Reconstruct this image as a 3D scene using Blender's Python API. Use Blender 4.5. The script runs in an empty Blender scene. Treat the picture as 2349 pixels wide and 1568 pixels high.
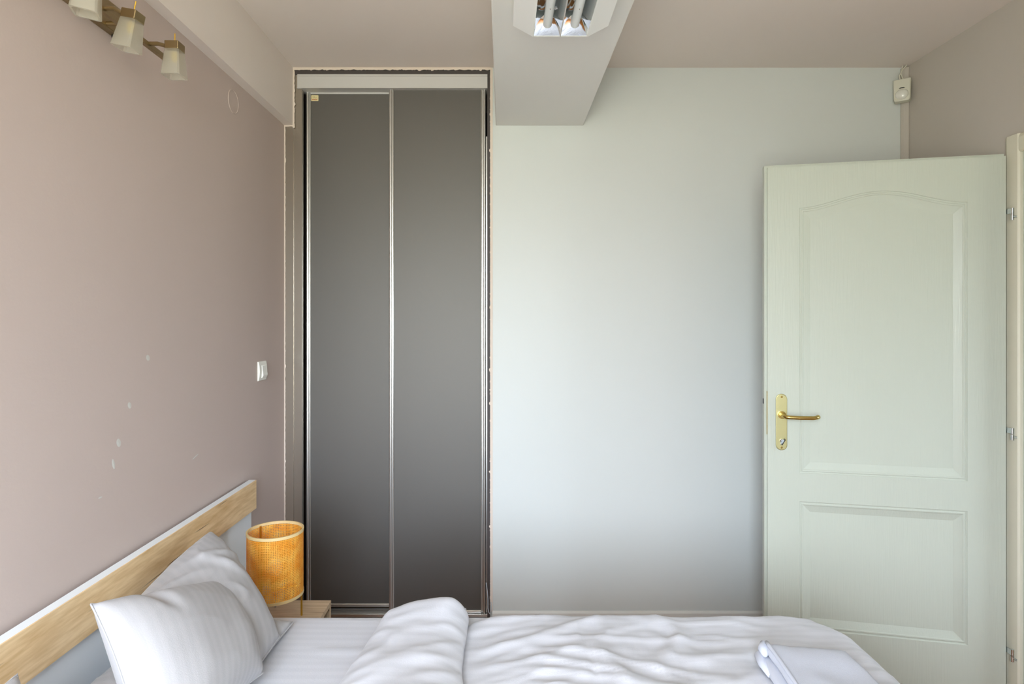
import bpy, bmesh, math, random
import numpy as np
from mathutils import Vector, Matrix, noise

random.seed(7)
sc = bpy.context.scene
COL = sc.collection

# ------------------------------------------------------------------ camera
# level camera 1.38 m above the floor, looking along +Y at the end wall
F_PX, W_PX, H_PX = 1400.0, 2349.0, 1568.0
CAM_Z = 1.378
D = 2.83                                     # camera to end wall
cam = bpy.data.cameras.new('camera')
cam.sensor_width = 36.0
cam.lens = F_PX / W_PX * 36.0
cam.shift_x = 20.5 / W_PX
cam.shift_y = -49.0 / W_PX
cam.clip_start = 0.02
cam_o = bpy.data.objects.new('camera', cam)
cam_o.location = (0, 0, CAM_Z)
cam_o.rotation_euler = (math.radians(90), 0, 0)
COL.objects.link(cam_o)
sc.camera = cam_o

# ------------------------------------------------------------------ light
sc.view_settings.view_transform = 'Standard'
sc.view_settings.look = 'None'
sc.view_settings.exposure = 0.83
sc.view_settings.gamma = 1.0
sc.view_settings.use_curve_mapping = False
SKY = 15.5
GROUND = 8.3
world = bpy.data.worlds.new('sky'); sc.world = world
world.use_nodes = True
nt = world.node_tree; nt.nodes.clear()
out = nt.nodes.new('ShaderNodeOutputWorld'); bg = nt.nodes.new('ShaderNodeBackground')
tc = nt.nodes.new('ShaderNodeTexCoord'); sep = nt.nodes.new('ShaderNodeSeparateXYZ')
mr = nt.nodes.new('ShaderNodeMapRange'); mix = nt.nodes.new('ShaderNodeMix'); mix.data_type = 'RGBA'
mr.inputs['From Min'].default_value = -0.12; mr.inputs['From Max'].default_value = 0.12
mix.inputs['A'].default_value = (1.0 * GROUND, 1.0 * GROUND, 0.84 * GROUND, 1)     # daylit yard and greenery
mix.inputs['B'].default_value = (0.84 * SKY, 0.92 * SKY, 1.10 * SKY, 1)              # bright overcast sky
nt.links.new(tc.outputs['Generated'], sep.inputs[0]); nt.links.new(sep.outputs['Z'], mr.inputs['Value'])
nt.links.new(mr.outputs[0], mix.inputs['Factor']); nt.links.new(mix.outputs['Result'], bg.inputs['Color'])
# overcast sky: grows brighter from the horizon to the zenith
ov = nt.nodes.new('ShaderNodeMapRange'); ov.inputs['From Min'].default_value = 0.0; ov.inputs['From Max'].default_value = 1.0
ov.inputs['To Min'].default_value = 0.85; ov.inputs['To Max'].default_value = 2.0
nt.links.new(sep.outputs['Z'], ov.inputs['Value']); nt.links.new(ov.outputs[0], bg.inputs['Strength'])
nt.links.new(bg.outputs[0], out.inputs[0])
REAR = -0.85                                  # inner face of the window wall behind the camera
WIN = (-0.98, 0.25, 0.50, 2.24)               # window opening x0 x1 z0 z1
# daylight entering by the window (portal: guides the outdoor light through the opening)
la = bpy.data.lights.new('window_daylight', 'AREA')
la.shape = 'RECTANGLE'; la.size = WIN[1] - WIN[0]; la.size_y = WIN[3] - WIN[2]
la.cycles.is_portal = True
lo = bpy.data.objects.new('window_daylight', la); COL.objects.link(lo)
lo.location = ((WIN[0] + WIN[1]) / 2, REAR - 0.105, (WIN[2] + WIN[3]) / 2)
lo.rotation_euler = (math.radians(90), 0, math.radians(0))   # -Z of the light looks along +Y

# unseen corridor window, added to brighten the left wall and headboard from the side
HWIN = (0.95, 1.55, 1.00, 1.75)               # y0 y1 z0 z1
lb_ = bpy.data.lights.new('added_corridor_daylight', 'AREA')
lb_.shape = 'RECTANGLE'; lb_.size = HWIN[1] - HWIN[0]; lb_.size_y = HWIN[3] - HWIN[2]
lb_.cycles.is_portal = True
lp_ = bpy.data.objects.new('added_corridor_daylight', lb_); COL.objects.link(lp_)
lp_.location = (1.867 + 1.405, (HWIN[0] + HWIN[1]) / 2, (HWIN[2] + HWIN[3]) / 2)
lp_.rotation_euler = (math.radians(90), 0, math.radians(90))

# ------------------------------------------------------------------ materials
MATS = {}
def lin(h):
    r = [int(h[i:i + 2], 16) / 255 for i in (0, 2, 4)]
    return tuple(c / 12.92 if c <= 0.04045 else ((c + 0.055) / 1.055) ** 2.4 for c in r) + (1,)

def mat(name, col, rough=0.6, metal=0.0, spec=0.5, var=0.0, vscale=4.0, bump=0.0, bscale=60.0, stretch=(1, 1, 1), coat=0.0):
    m = bpy.data.materials.new(name); m.use_nodes = True
    n = m.node_tree.nodes; l = m.node_tree.links
    p = n['Principled BSDF']
    c = lin(col) if isinstance(col, str) else tuple(col) + (1,)
    p.inputs['Base Color'].default_value = c
    p.inputs['Roughness'].default_value = rough
    p.inputs['Metallic'].default_value = metal
    p.inputs['Specular IOR Level'].default_value = spec
    if coat: p.inputs['Coat Weight'].default_value = coat; p.inputs['Coat Roughness'].default_value = rough
    t = n.new('ShaderNodeTexCoord'); mp = n.new('ShaderNodeMapping')
    mp.inputs['Scale'].default_value = stretch
    l.new(t.outputs['Object'], mp.inputs[0])
    if var:
        nz = n.new('ShaderNodeTexNoise'); nz.inputs['Scale'].default_value = vscale; nz.inputs['Detail'].default_value = 4
        l.new(mp.outputs[0], nz.inputs['Vector'])
        mx = n.new('ShaderNodeMix'); mx.data_type = 'RGBA'
        mx.inputs['A'].default_value = tuple(x * (1 - var) for x in c[:3]) + (1,)
        mx.inputs['B'].default_value = tuple(min(1, x * (1 + var)) for x in c[:3]) + (1,)
        l.new(nz.outputs['Fac'], mx.inputs['Factor']); l.new(mx.outputs['Result'], p.inputs['Base Color'])
    if bump:
        nb = n.new('ShaderNodeTexNoise'); nb.inputs['Scale'].default_value = bscale; nb.inputs['Detail'].default_value = 3
        l.new(mp.outputs[0], nb.inputs['Vector'])
        b = n.new('ShaderNodeBump'); b.inputs['Strength'].default_value = bump; b.inputs['Distance'].default_value = 0.002
        l.new(nb.outputs['Fac'], b.inputs['Height']); l.new(b.outputs[0], p.inputs['Normal'])
    MATS[name] = m
    return m

M_MAUVE = mat('mauve_wall_paint', 'c6b5ac', 0.75, spec=0.3, var=0.03, vscale=2.0, bump=0.15, bscale=90)
M_CEIL = mat('ceiling_paint', 'e8ddd4', 0.85, spec=0.2, var=0.02, vscale=1.5, bump=0.08, bscale=80)
M_WHITE = mat('pale_wall_paint', 'd6d9d5', 0.45, spec=0.35, var=0.015, vscale=1.5, bump=0.08, bscale=70)
M_RWALL = mat('right_wall_paint', 'c0b8ae', 0.85, spec=0.2, var=0.02, vscale=1.5, bump=0.08, bscale=80)
M_BEAM = mat('beam_paint', 'e4e2dc', 0.7, spec=0.25, var=0.015, vscale=2, bump=0.06, bscale=80)
M_EDGE = mat('bare_paint_edge', 'e2d3c4', 0.8)
M_DOOR = mat('white_door_paint', 'c1c6b8', 0.38, spec=0.5, bump=0.35, bscale=28, stretch=(6, 6, 0.35))
M_CASE = mat('cream_casing_paint', 'd8d3bf', 0.45, var=0.02)
M_DARK = mat('dark_grey_laminate', '464442', 0.52, spec=1.0, bump=0.03, bscale=200, coat=0.6)
M_DARK.node_tree.nodes['Principled BSDF'].inputs['Specular Tint'].default_value = (1.0, 0.95, 0.87, 1)
M_DARK.node_tree.nodes['Principled BSDF'].inputs['Coat Tint'].default_value = (1.0, 0.97, 0.92, 1)
M_FILL = mat('grey_metallic_strip', 'b8b0a4', 0.24, metal=0.85, var=0.04)
M_BROWN = mat('dark_frame_board', '4a4240', 0.6, var=0.1, vscale=8)
M_BLACK = mat('wardrobe_inside', '141210', 0.9)
M_ALU = mat('brushed_aluminium', 'cfcdc9', 0.32, metal=0.9, bump=0.02, bscale=300, stretch=(1, 1, 0.02))
M_ALU2 = mat('satin_aluminium_fascia', 'd0cdca', 0.55, metal=0.35, spec=0.5)
M_FLOOR = mat('orange_wood_floor', '8f5a26', 0.35, var=0.25, vscale=6, stretch=(1, 8, 1))
M_CHROME = mat('chrome', 'd5dadd', 0.12, metal=1.0)
M_BRASS = mat('brass', 'c9b06a', 0.24, metal=1.0)
M_BRASSM = mat('satin_brass', 'c2bb8a', 0.38, metal=0.9)
M_LBRASS = mat('lamp_brass', 'd9b04a', 0.3, metal=1.0)
M_BRONZE = mat('antique_nickel', '9c8a68', 0.33, metal=1.0)
M_PLASTIC = mat('white_plastic', 'eeece2', 0.3, spec=0.5)
M_PLASTIC2 = mat('ivory_plastic', 'd6d3c2', 0.35)
M_LENS = mat('sensor_lens', 'e2e0d6', 0.15, coat=0.4)
M_BLK = mat('black_slot', '101010', 0.5)
M_FIX = mat('white_enamel', 'efefeb', 0.45)
M_MIRR = mat('mirror_reflector', 'dfe2e2', 0.06, metal=1.0)
M_TUBE = mat('fluorescent_tube_glass', 'e4e7e6', 0.2, spec=0.5)
M_WFABRIC_P = mat('headboard_white_board', 'f0f4f6', 0.3)
M_RIM = mat('pale_rattan_rim', 'd8bd88', 0.55, var=0.08, vscale=20)
M_STICK = mat('cream_sticker', 'e6d6a2', 0.5)
M_RED = mat('red_print', 'c25a35', 0.6)
M_OLIVE = mat('olive_print', 'a39a6a', 0.6)
M_CABLE = mat('grey_cable', 'b9bcc0', 0.4)
M_PVC = mat('window_pvc', 'e8e8e6', 0.35)
M_SPACKLE = mat('white_filler', 'cfccc4', 0.8)
M_BULB = mat('halogen_capsule', 'ffe070', 0.3)

def fabric(name, col, stripes=True, axis='Y', period=0.03, rough=0.85, bump=0.25, terry=False):
    m = bpy.data.materials.new(name); m.use_nodes = True
    n = m.node_tree.nodes; l = m.node_tree.links; p = n['Principled BSDF']
    c = lin(col)
    p.inputs['Roughness'].default_value = rough
    p.inputs['Specular IOR Level'].default_value = 0.25
    p.inputs['Sheen Weight'].default_value = 0.15
    t = n.new('ShaderNodeTexCoord')
    nb = n.new('ShaderNodeTexNoise'); nb.inputs['Scale'].default_value = 700 if terry else 420; nb.inputs['Detail'].default_value = 2
    l.new(t.outputs['Object'], nb.inputs['Vector'])
    b = n.new('ShaderNodeBump'); b.inputs['Strength'].default_value = bump; b.inputs['Distance'].default_value = 0.003 if terry else 0.0012
    l.new(nb.outputs['Fac'], b.inputs['Height']); l.new(b.outputs[0], p.inputs['Normal'])
    p.inputs['Base Color'].default_value = c
    if stripes:
        w = n.new('ShaderNodeTexWave'); w.wave_type = 'BANDS'; w.bands_direction = 'X' if axis == 'UV' else axis
        w.inputs['Scale'].default_value = 2 * math.pi / (20 * period)
        w.inputs['Distortion'].default_value = 0.0
        src = t.outputs['UV'] if axis == 'UV' else t.outputs['Object']
        l.new(src, w.inputs['Vector'])
        r = n.new('ShaderNodeValToRGB'); e = r.color_ramp.elements
        e[0].position = 0.4; e[1].position = 0.6
        e[0].color = tuple(x * 0.965 for x in c[:3]) + (1,); e[1].color = c
        l.new(w.outputs['Fac'], r.inputs[0]); l.new(r.outputs[0], p.inputs['Base Color'])
        rr = n.new('ShaderNodeMapRange'); rr.inputs['To Min'].default_value = rough; rr.inputs['To Max'].default_value = rough - 0.3
        l.new(w.outputs['Fac'], rr.inputs[0]); l.new(rr.outputs[0], p.inputs['Roughness'])
    return m
M_SHEET = fabric('striped_white_sheet', 'c9c8cc', axis='Y', period=0.03)
M_PILLOW = fabric('striped_white_pillowcase', 'b0adad', axis='UV', period=0.03)
M_TOWEL = fabric('white_terry', 'c6c8d2', stripes=False, terry=True, bump=0.4)

def wood(name, base, dark, along='Y', scale=1.0, crack=True, rough=0.5):
    m = bpy.data.materials.new(name); m.use_nodes = True
    n = m.node_tree.nodes; l = m.node_tree.links; p = n['Principled BSDF']
    p.inputs['Roughness'].default_value = rough
    t = n.new('ShaderNodeTexCoord'); mp = n.new('ShaderNodeMapping')
    s = {'Y': (14, 1.6, 14), 'X': (1.6, 14, 14)}[along]
    mp.inputs['Scale'].default_value = tuple(x * scale for x in s)
    l.new(t.outputs['Object'], mp.inputs[0])
    n1 = n.new('ShaderNodeTexNoise'); n1.inputs['Scale'].default_value = 1.3; n1.inputs['Detail'].default_value = 5; n1.inputs['Distortion'].default_value = 1.2
    l.new(mp.outputs[0], n1.inputs['Vector'])
    n2 = n.new('ShaderNodeTexNoise'); n2.inputs['Scale'].default_value = 9; n2.inputs['Detail'].default_value = 4
    l.new(mp.outputs[0], n2.inputs['Vector'])
    r = n.new('ShaderNodeValToRGB'); e = r.color_ramp.elements
    e[0].position = 0.30; e[0].color = lin(dark); e[1].position = 0.62; e[1].color = lin(base)
    ad = n.new('ShaderNodeMix'); ad.data_type = 'FLOAT'; ad.inputs['Factor'].default_value = 0.42
    l.new(n1.outputs['Fac'], ad.inputs['A']); l.new(n2.outputs['Fac'], ad.inputs['B'])
    l.new(ad.outputs['Result'], r.inputs[0])
    last = r.outputs[0]
    if crack:
        mp2 = n.new('ShaderNodeMapping'); mp2.inputs['Scale'].default_value = {'Y': (70, 3.4, 70), 'X': (3.4, 70, 70)}[along]
        mp2.inputs['Location'].default_value = (3.1, 0.7, 1.9)
        l.new(t.outputs['Object'], mp2.inputs[0])
        n3 = n.new('ShaderNodeTexNoise'); n3.inputs['Scale'].default_value = 1.0; n3.inputs['Detail'].default_value = 1; n3.inputs['Distortion'].default_value = 0.5
        l.new(mp2.outputs[0], n3.inputs['Vector'])
        r3 = n.new('ShaderNodeValToRGB'); k = r3.color_ramp.elements
        k[0].position = 0.69; k[0].color = (0, 0, 0, 1); k[1].position = 0.76; k[1].color = (1, 1, 1, 1)
        l.new(n3.outputs['Fac'], r3.inputs[0])
        mx = n.new('ShaderNodeMix'); mx.data_type = 'RGBA'; mx.inputs['B'].default_value = lin('6e5740')
        l.new(r3.outputs[0], mx.inputs['Factor']); l.new(last, mx.inputs['A']); last = mx.outputs['Result']
    l.new(last, p.inputs['Base Color'])
    b = n.new('ShaderNodeBump'); b.inputs['Strength'].default_value = 0.15; b.inputs['Distance'].default_value = 0.001
    l.new(n2.outputs['Fac'], b.inputs['Height']); l.new(b.outputs[0], p.inputs['Normal'])
    return m
M_OAK = wood('oak_veneer', 'f2d4a6', 'cda670', 'Y')
M_STAND = wood('pale_oak_veneer', 'd0b898', 'a88c6c', 'X')

def rattan():
    m = bpy.data.materials.new('honey_rattan_weave'); m.use_nodes = True
    n = m.node_tree.nodes; l = m.node_tree.links; p = n['Principled BSDF']
    p.inputs['Roughness'].default_value = 0.4
    t = n.new('ShaderNodeTexCoord'); nz = n.new('ShaderNodeTexNoise'); nz.inputs['Scale'].default_value = 28
    l.new(t.outputs['Object'], nz.inputs['Vector'])
    r = n.new('ShaderNodeValToRGB'); e = r.color_ramp.elements
    e[0].position = 0.35; e[0].color = lin('f4a434'); e[1].position = 0.65; e[1].color = lin('ffc658')
    l.new(nz.outputs['Fac'], r.inputs[0]); l.new(r.outputs[0], p.inputs['Base Color'])
    tr = n.new('ShaderNodeBsdfTranslucent'); l.new(r.outputs[0], tr.inputs['Color'])
    ms = n.new('ShaderNodeMixShader'); ms.inputs[0].default_value = 0.3
    l.new(p.outputs[0], ms.inputs[1]); l.new(tr.outputs[0], ms.inputs[2])
    l.new(ms.outputs[0], n['Material Output'].inputs['Surface'])
    return m
M_RATTAN = rattan()

def frosted():
    m = bpy.data.materials.new('frosted_glass'); m.use_nodes = True
    n = m.node_tree.nodes; l = m.node_tree.links; p = n['Principled BSDF']
    p.inputs['Base Color'].default_value = lin('d6d2c6'); p.inputs['Roughness'].default_value = 0.25
    tl = n.new('ShaderNodeBsdfTranslucent'); tl.inputs['Color'].default_value = lin('d8d2c2')
    tp = n.new('ShaderNodeBsdfTransparent')
    m1 = n.new('ShaderNodeMixShader'); m1.inputs[0].default_value = 0.5
    m2 = n.new('ShaderNodeMixShader'); m2.inputs[0].default_value = 0.55
    l.new(p.outputs[0], m1.inputs[1]); l.new(tl.outputs[0], m1.inputs[2])
    l.new(m1.outputs[0], m2.inputs[1]); l.new(tp.outputs[0], m2.inputs[2])
    l.new(m2.outputs[0], n['Material Output'].inputs['Surface'])
    return m
M_FROST = frosted()
def clear_glass():
    m = bpy.data.materials.new('window_glass'); m.use_nodes = True
    n = m.node_tree.nodes; l = m.node_tree.links
    tp = n.new('ShaderNodeBsdfTransparent'); tp.inputs['Color'].default_value = (0.95, 0.97, 0.96, 1)
    l.new(tp.outputs[0], n['Material Output'].inputs['Surface'])
    return m
M_GLASS = clear_glass()

# ------------------------------------------------------------------ mesh helpers
WORLD = {}
def finish(o, bm, parent, smooth):
    me = o.data
    if smooth is not None:
        for f in bm.faces: f.smooth = True
    bm.to_mesh(me); bm.free()
    if smooth is not None and smooth < 180:
        me.set_sharp_from_angle(angle=math.radians(smooth))

def obj(name, bm, m, parent=None, smooth=None, bevel=None, kind=None):
    """one mesh object from a bmesh in world coordinates; its origin goes to its thing's base"""
    me = bpy.data.meshes.new(name)
    bmesh.ops.recalc_face_normals(bm, faces=bm.faces[:]) if smooth != 'raw' else None
    if parent is None:
        vs = [v.co for v in bm.verts]
        lo_ = Vector([min(v[i] for v in vs) for i in range(3)]); hi = Vector([max(v[i] for v in vs) for i in range(3)])
        off = Vector(((lo_.x + hi.x) / 2, (lo_.y + hi.y) / 2, lo_.z))
    else:
        off = WORLD[parent.name]
    for v in bm.verts: v.co -= off
    o = bpy.data.objects.new(name, me); COL.objects.link(o)
    finish(o, bm, parent, smooth)
    me.materials.append(m)
    if parent is None: o.location = off
    else: o.parent = parent
    WORLD[o.name] = off.copy()
    if bevel:
        md = o.modifiers.new('bevel', 'BEVEL'); md.width = bevel; md.segments = 2; md.limit_method = 'ANGLE'
    if kind: o['kind'] = kind
    return o

def thing(name, label, cat, loc, group=None, kind=None):
    o = bpy.data.objects.new(name, None); COL.objects.link(o); o.empty_display_size = 0.05
    o.location = loc; o['label'] = label
    if cat: o['category'] = cat
    if group: o['group'] = group
    if kind: o['kind'] = kind
    WORLD[o.name] = Vector(loc)
    return o
def tag(o, label, cat=None, group=None, kind=None):
    o['label'] = label
    if cat: o['category'] = cat
    if group: o['group'] = group
    if kind: o['kind'] = kind
    return o

def box(bm, x0, x1, y0, y1, z0, z1, M=None):
    vs = [bm.verts.new((x, y, z)) for x in (x0, x1) for y in (y0, y1) for z in (z0, z1)]
    for q in ((0, 1, 3, 2), (4, 6, 7, 5), (0, 4, 5, 1), (2, 3, 7, 6), (0, 2, 6, 4), (1, 5, 7, 3)):
        bm.faces.new([vs[i] for i in q])
    if M is not None:
        for v in vs: v.co = M @ v.co
    return vs
def B(*a, M=None):
    bm = bmesh.new(); box(bm, *a, M=M); return bm
def tube(bm, pts, r, n=12, cap=True, radii=None):
    pts = [Vector(p) for p in pts]; rings = []
    up = None
    for i, p in enumerate(pts):
        t = (pts[min(i + 1, len(pts) - 1)] - pts[max(i - 1, 0)]).normalized()
        if up is None:
            up = Vector((0, 0, 1)) if abs(t.z) < 0.9 else Vector((1, 0, 0))
        a = t.cross(up).normalized(); b = a.cross(t).normalized(); up = b
        rr = radii[i] if radii else r
        rings.append([bm.verts.new(p + a * (rr * math.cos(2 * math.pi * k / n)) + b * (rr * math.sin(2 * math.pi * k / n))) for k in range(n)])
    for i in range(len(rings) - 1):
        for k in range(n):
            bm.faces.new((rings[i][k], rings[i][(k + 1) % n], rings[i + 1][(k + 1) % n], rings[i + 1][k]))
    if cap:
        bm.faces.new(rings[0][::-1]); bm.faces.new(rings[-1])
def T(pts, r, n=12, radii=None):
    bm = bmesh.new(); tube(bm, pts, r, n, radii=radii); return bm
def prism(bm, poly, y0, y1, axis='Y', M=None):
    """extrude a polygon (a,b) along an axis: axis Y -> (x,z); axis Z -> (x,y); axis X -> (y,z)"""
    def mk(p, t):
        return {'Y': (p[0], t, p[1]), 'Z': (p[0], p[1], t), 'X': (t, p[0], p[1])}[axis]
    a = [bm.verts.new(mk(p, y0)) for p in poly]; b = [bm.verts.new(mk(p, y1)) for p in poly]
    n = len(poly)
    for i in range(n): bm.faces.new((a[i], a[(i + 1) % n], b[(i + 1) % n], b[i]))
    bm.faces.new(a[::-1]); bm.faces.new(b)
    if M is not None:
        for v in a + b: v.co = M @ v.co
def grid_mesh(bm, P, uv=None, closed_u=False):
    """P: array [i][j] of points -> quads"""
    ni, nj = len(P), len(P[0])
    V = [[bm.verts.new(P[i][j]) for j in range(nj)] for i in range(ni)]
    for i in range(ni - (0 if closed_u else 1)):
        for j in range(nj - 1):
            bm.faces.new((V[i][j], V[(i + 1) % ni][j], V[(i + 1) % ni][j + 1], V[i][j + 1]))
    return V
def nz(x, y, z=0.0): return noise.noise(Vector((x, y, z)))
def smooth(a, b, x):
    t = min(1, max(0, (x - a) / (b - a))); return t * t * (3 - 2 * t)

# ------------------------------------------------------------------ the room
XL, XR, H = -1.014, 1.867, 2.55
XW = -0.060                                   # where the wardrobe niche ends and the white wall begins
DY0, DY1, DZ = 1.36, 2.192, 1.985             # doorway in the right wall

bm = bmesh.new(); box(bm, XL - 0.1, XR + 1.4, REAR - 0.1, D + 0.75, -0.1, 0.0)
tag(obj('floor', bm, M_FLOOR), 'orange-brown wooden floor showing as a sliver along the white wall', kind='structure')
bm = bmesh.new(); box(bm, XL - 0.1, XR + 1.4, REAR - 0.1, D + 0.75, H, H + 0.1)
tag(obj('ceiling', bm, M_CEIL), 'flat warm grey painted ceiling', kind='structure')
bm = bmesh.new(); box(bm, XL - 0.1, XL, REAR - 0.1, D + 0.75, 0, H)
wl = tag(obj('wall_left', bm, M_MAUVE), 'mauve painted wall behind the headboard', kind='structure')
bm = bmesh.new(); box(bm, XW, XR + 1.4, D, D + 0.1, 0, H)
wb = tag(obj('wall_back', bm, M_WHITE), 'pale white painted end wall between wardrobe and door', kind='structure')
bm = bmesh.new()
box(bm, XR, XR + 0.12, REAR - 0.1, DY0, 0, H); box(bm, XR, XR + 0.12, DY1, D, 0, H); box(bm, XR, XR + 0.12, DY0, DY1, DZ, H)
tag(obj('wall_right', bm, M_RWALL), 'warm grey painted wall holding the doorway', kind='structure')
bm = bmesh.new()
x0, x1, z0, z1 = WIN
box(bm, XL, x0, REAR - 0.1, REAR, 0, H); box(bm, x1, XR, REAR - 0.1, REAR, 0, H)
box(bm, x0, x1, REAR - 0.1, REAR, 0, z0); box(bm, x0, x1, REAR - 0.1, REAR, z1, H)
tag(obj('wall_rear', bm, M_WHITE), 'pale painted window wall behind the viewer', kind='structure')
# corridor beyond the doorway
bm = bmesh.new()
hy0, hy1, hz0, hz1 = HWIN
box(bm, XR + 1.3, XR + 1.4, REAR - 0.1, hy0, 0, H); box(bm, XR + 1.3, XR + 1.4, hy1, D, 0, H)
box(bm, XR + 1.3, XR + 1.4, hy0, hy1, 0, hz0); box(bm, XR + 1.3, XR + 1.4, hy0, hy1, hz1, H)
box(bm, XR + 0.12, XR + 1.3, REAR - 0.1, REAR, 0, H)
tag(obj('wall_corridor', bm, M_WHITE), 'white corridor wall beyond the doorway', kind='structure')
# window behind the viewer
win = thing('window_1', 'white framed window behind the viewer', None, ((x0 + x1) / 2, REAR - 0.05, z0), kind='structure')
bm = bmesh.new()
for a in ((x0, x0 + 0.05, z0, z1), (x1 - 0.05, x1, z0, z1), (x0, x1, z0, z0 + 0.05), (x0, x1, z1 - 0.05, z1)):
    box(bm, a[0], a[1], REAR - 0.09, REAR - 0.03, a[2], a[3])
obj('window_frame', bm, M_PVC, win)
obj('mullion', B((x0 + x1) / 2 - 0.03, (x0 + x1) / 2 + 0.03, REAR - 0.09, REAR - 0.03, z0 + 0.05, z1 - 0.05), M_PVC, win)
obj('pane', B(x0 + 0.05, (x0 + x1) / 2 - 0.03, REAR - 0.062, REAR - 0.058, z0 + 0.05, z1 - 0.05), M_GLASS, win)
obj('pane', B((x0 + x1) / 2 + 0.03, x1 - 0.05, REAR - 0.062, REAR - 0.058, z0 + 0.05, z1 - 0.05), M_GLASS, win)

# frame and pane of the added corridor window, out of view
cwn = thing('added_corridor_window', 'white framed corridor window, unseen, added for side light through the doorway', None, (XR + 1.35, (hy0 + hy1) / 2, hz0), kind='structure')
bm = bmesh.new()
for a in ((hy0, hy0 + 0.05, hz0, hz1), (hy1 - 0.05, hy1, hz0, hz1), (hy0, hy1, hz0, hz0 + 0.05), (hy0, hy1, hz1 - 0.05, hz1)):
    box(bm, XR + 1.33, XR + 1.38, a[0], a[1], a[2], a[3])
obj('window_frame', bm, M_PVC, cwn)
obj('pane', B(XR + 1.353, XR + 1.357, hy0 + 0.05, hy1 - 0.05, hz0 + 0.05, hz1 - 0.05), M_GLASS, cwn)

# beams
bm = bmesh.new(); box(bm, XL, -0.974, REAR, D, 2.283, H)
lb = tag(obj('beam_left', bm, M_CEIL), 'shallow warm grey beam running along the top of the mauve wall', kind='structure', )
bm = bmesh.new(); box(bm, -0.034, 0.372, REAR, D, 2.281, H)
tag(obj('ceiling_beam', bm, M_BEAM, bevel=0.004), 'wide pale beam crossing the ceiling, carrying the fluorescent light', kind='structure')

# baseboard along the white wall
bm = bmesh.new()
prism(bm, [(D - 0.012, 0.004), (D, 0.004), (D, 0.034), (D - 0.004, 0.034), (D - 0.012, 0.026)], XW + 0.01, XR, 'X')
tag(obj('baseboard_back', bm, M_BEAM), 'low painted skirting strip at the foot of the white wall', kind='structure')

# ragged paint edges around the wardrobe niche (parts of the walls)
def ragged(name, p0, p1, w, side, parent, seed):
    """flat ragged strip from p0 to p1 in the plane y=D-0.001; side = direction of the ragged rim"""
    p0, p1, side = Vector(p0), Vector(p1), Vector(side); p0.y -= seed * 0.00006; p1.y -= seed * 0.00006; n = int((p1 - p0).length / 0.006)
    bm = bmesh.new(); prev = None
    for i in range(n + 1):
        c = p0.lerp(p1, i / n)
        k = w * (0.9 + 0.3 * nz(i * 0.33, seed) + 0.25 * nz(i * 1.1, seed + 9) + (0.4 if nz(i * 0.19, seed + 31) > 0.42 else 0))
        a = bm.verts.new(c); b = bm.verts.new(c + side * max(k, 0.001))
        a2 = bm.verts.new(c + Vector((0, 0.0015, 0))); b2 = bm.verts.new(c + side * max(k, 0.001) + Vector((0, 0.0015, 0)))
        if prev:
            bm.faces.new((prev[0], a, b, prev[1])); bm.faces.new((prev[1], b, b2, prev[3])); bm.faces.new((prev[0], prev[2], a2, a))
        prev = (a, b, a2, b2)
    return obj(name, bm, M_EDGE, parent)
yE = D - 0.0025
ragged('paint_edge', (XL, yE, 0.3), (XL, yE, 2.283), 0.006, (1, 0, 0), wl, 1.0)
ragged('paint_edge', (XL, yE, 2.283), (-0.974, yE, 2.283), 0.007, (0, 0, -1), lb, 3.0)
ragged('paint_edge', (-0.974, yE, 2.27), (-0.974, yE, H - 0.002), 0.009, (1, 0, 0), lb, 5.0)
ragged('paint_edge', (-0.974, yE, H), (XW + 0.006, yE, H), 0.012, (0, 0, -1), wb, 7.0)
ragged('paint_edge', (XW + 0.012, yE, 0.03), (XW + 0.012, yE, H - 0.002), 0.013, (-1, 0, 0), wb, 11.0)

# ------------------------------------------------------------------ sliding wardrobe
wd = thing('sliding_wardrobe', 'dark grey sliding-door wardrobe with silver aluminium frames, built into the niche', 'wardrobe', (-0.53, D + 0.05, 0))
obj('filler_strip', B(XL + 0.001, -0.972, D + 0.0, D + 0.02, 0, 2.282), M_FILL, wd)
obj('side_post', B(-0.972, -0.934, D + 0.004, D + 0.03, 0, 2.5395), M_FILL, wd)
obj('side_post', B(-0.0735, XW - 0.0005, D + 0.004, D + 0.03, 0, 2.548), M_BROWN, wd)
obj('top_board', B(-0.973, -0.0735, D + 0.003, D + 0.03, 2.518, 2.549), M_BROWN, wd)
obj('carcass', (lambda bm: (box(bm, XL, XW, D + 0.62, D + 0.64, 0, H), box(bm, XW, XW + 0.02, D + 0.1, D + 0.62, 0, H), bm)[2])(bmesh.new()), M_BLACK, wd)
# top fascia with rolled lips
bm = bmesh.new()
prism(bm, [(D - 0.008, 2.4525), (D - 0.008, 2.456), (D - 0.004, 2.458), (D - 0.004, 2.507), (D - 0.007, 2.509), (D - 0.007, 2.512),
           (D - 0.002, 2.514), (D - 0.002, 2.5195), (D + 0.07, 2.5195), (D + 0.07, 2.4525)], -0.9535, -0.0727, 'X')
obj('top_track', bm, M_ALU2, wd)
bm = bmesh.new()
for a in ((0.0, 0.006, 0.016), (0.03, 0.036, 0.018), (0.062, 0.068, 0.016)):
    box(bm, -0.95, -0.0735, D + a[0], D + a[1], 0.0, a[2])
box(bm, -0.95, -0.0735, D, D + 0.068, 0.0, 0.004)
obj('bottom_track', bm, M_ALU, wd)
# right-hand aluminium stop strip
obj('stop_strip', B(-0.0795, -0.0742, D + 0.016, D + 0.024, 0.01, 2.236), M_ALU, wd)

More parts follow.
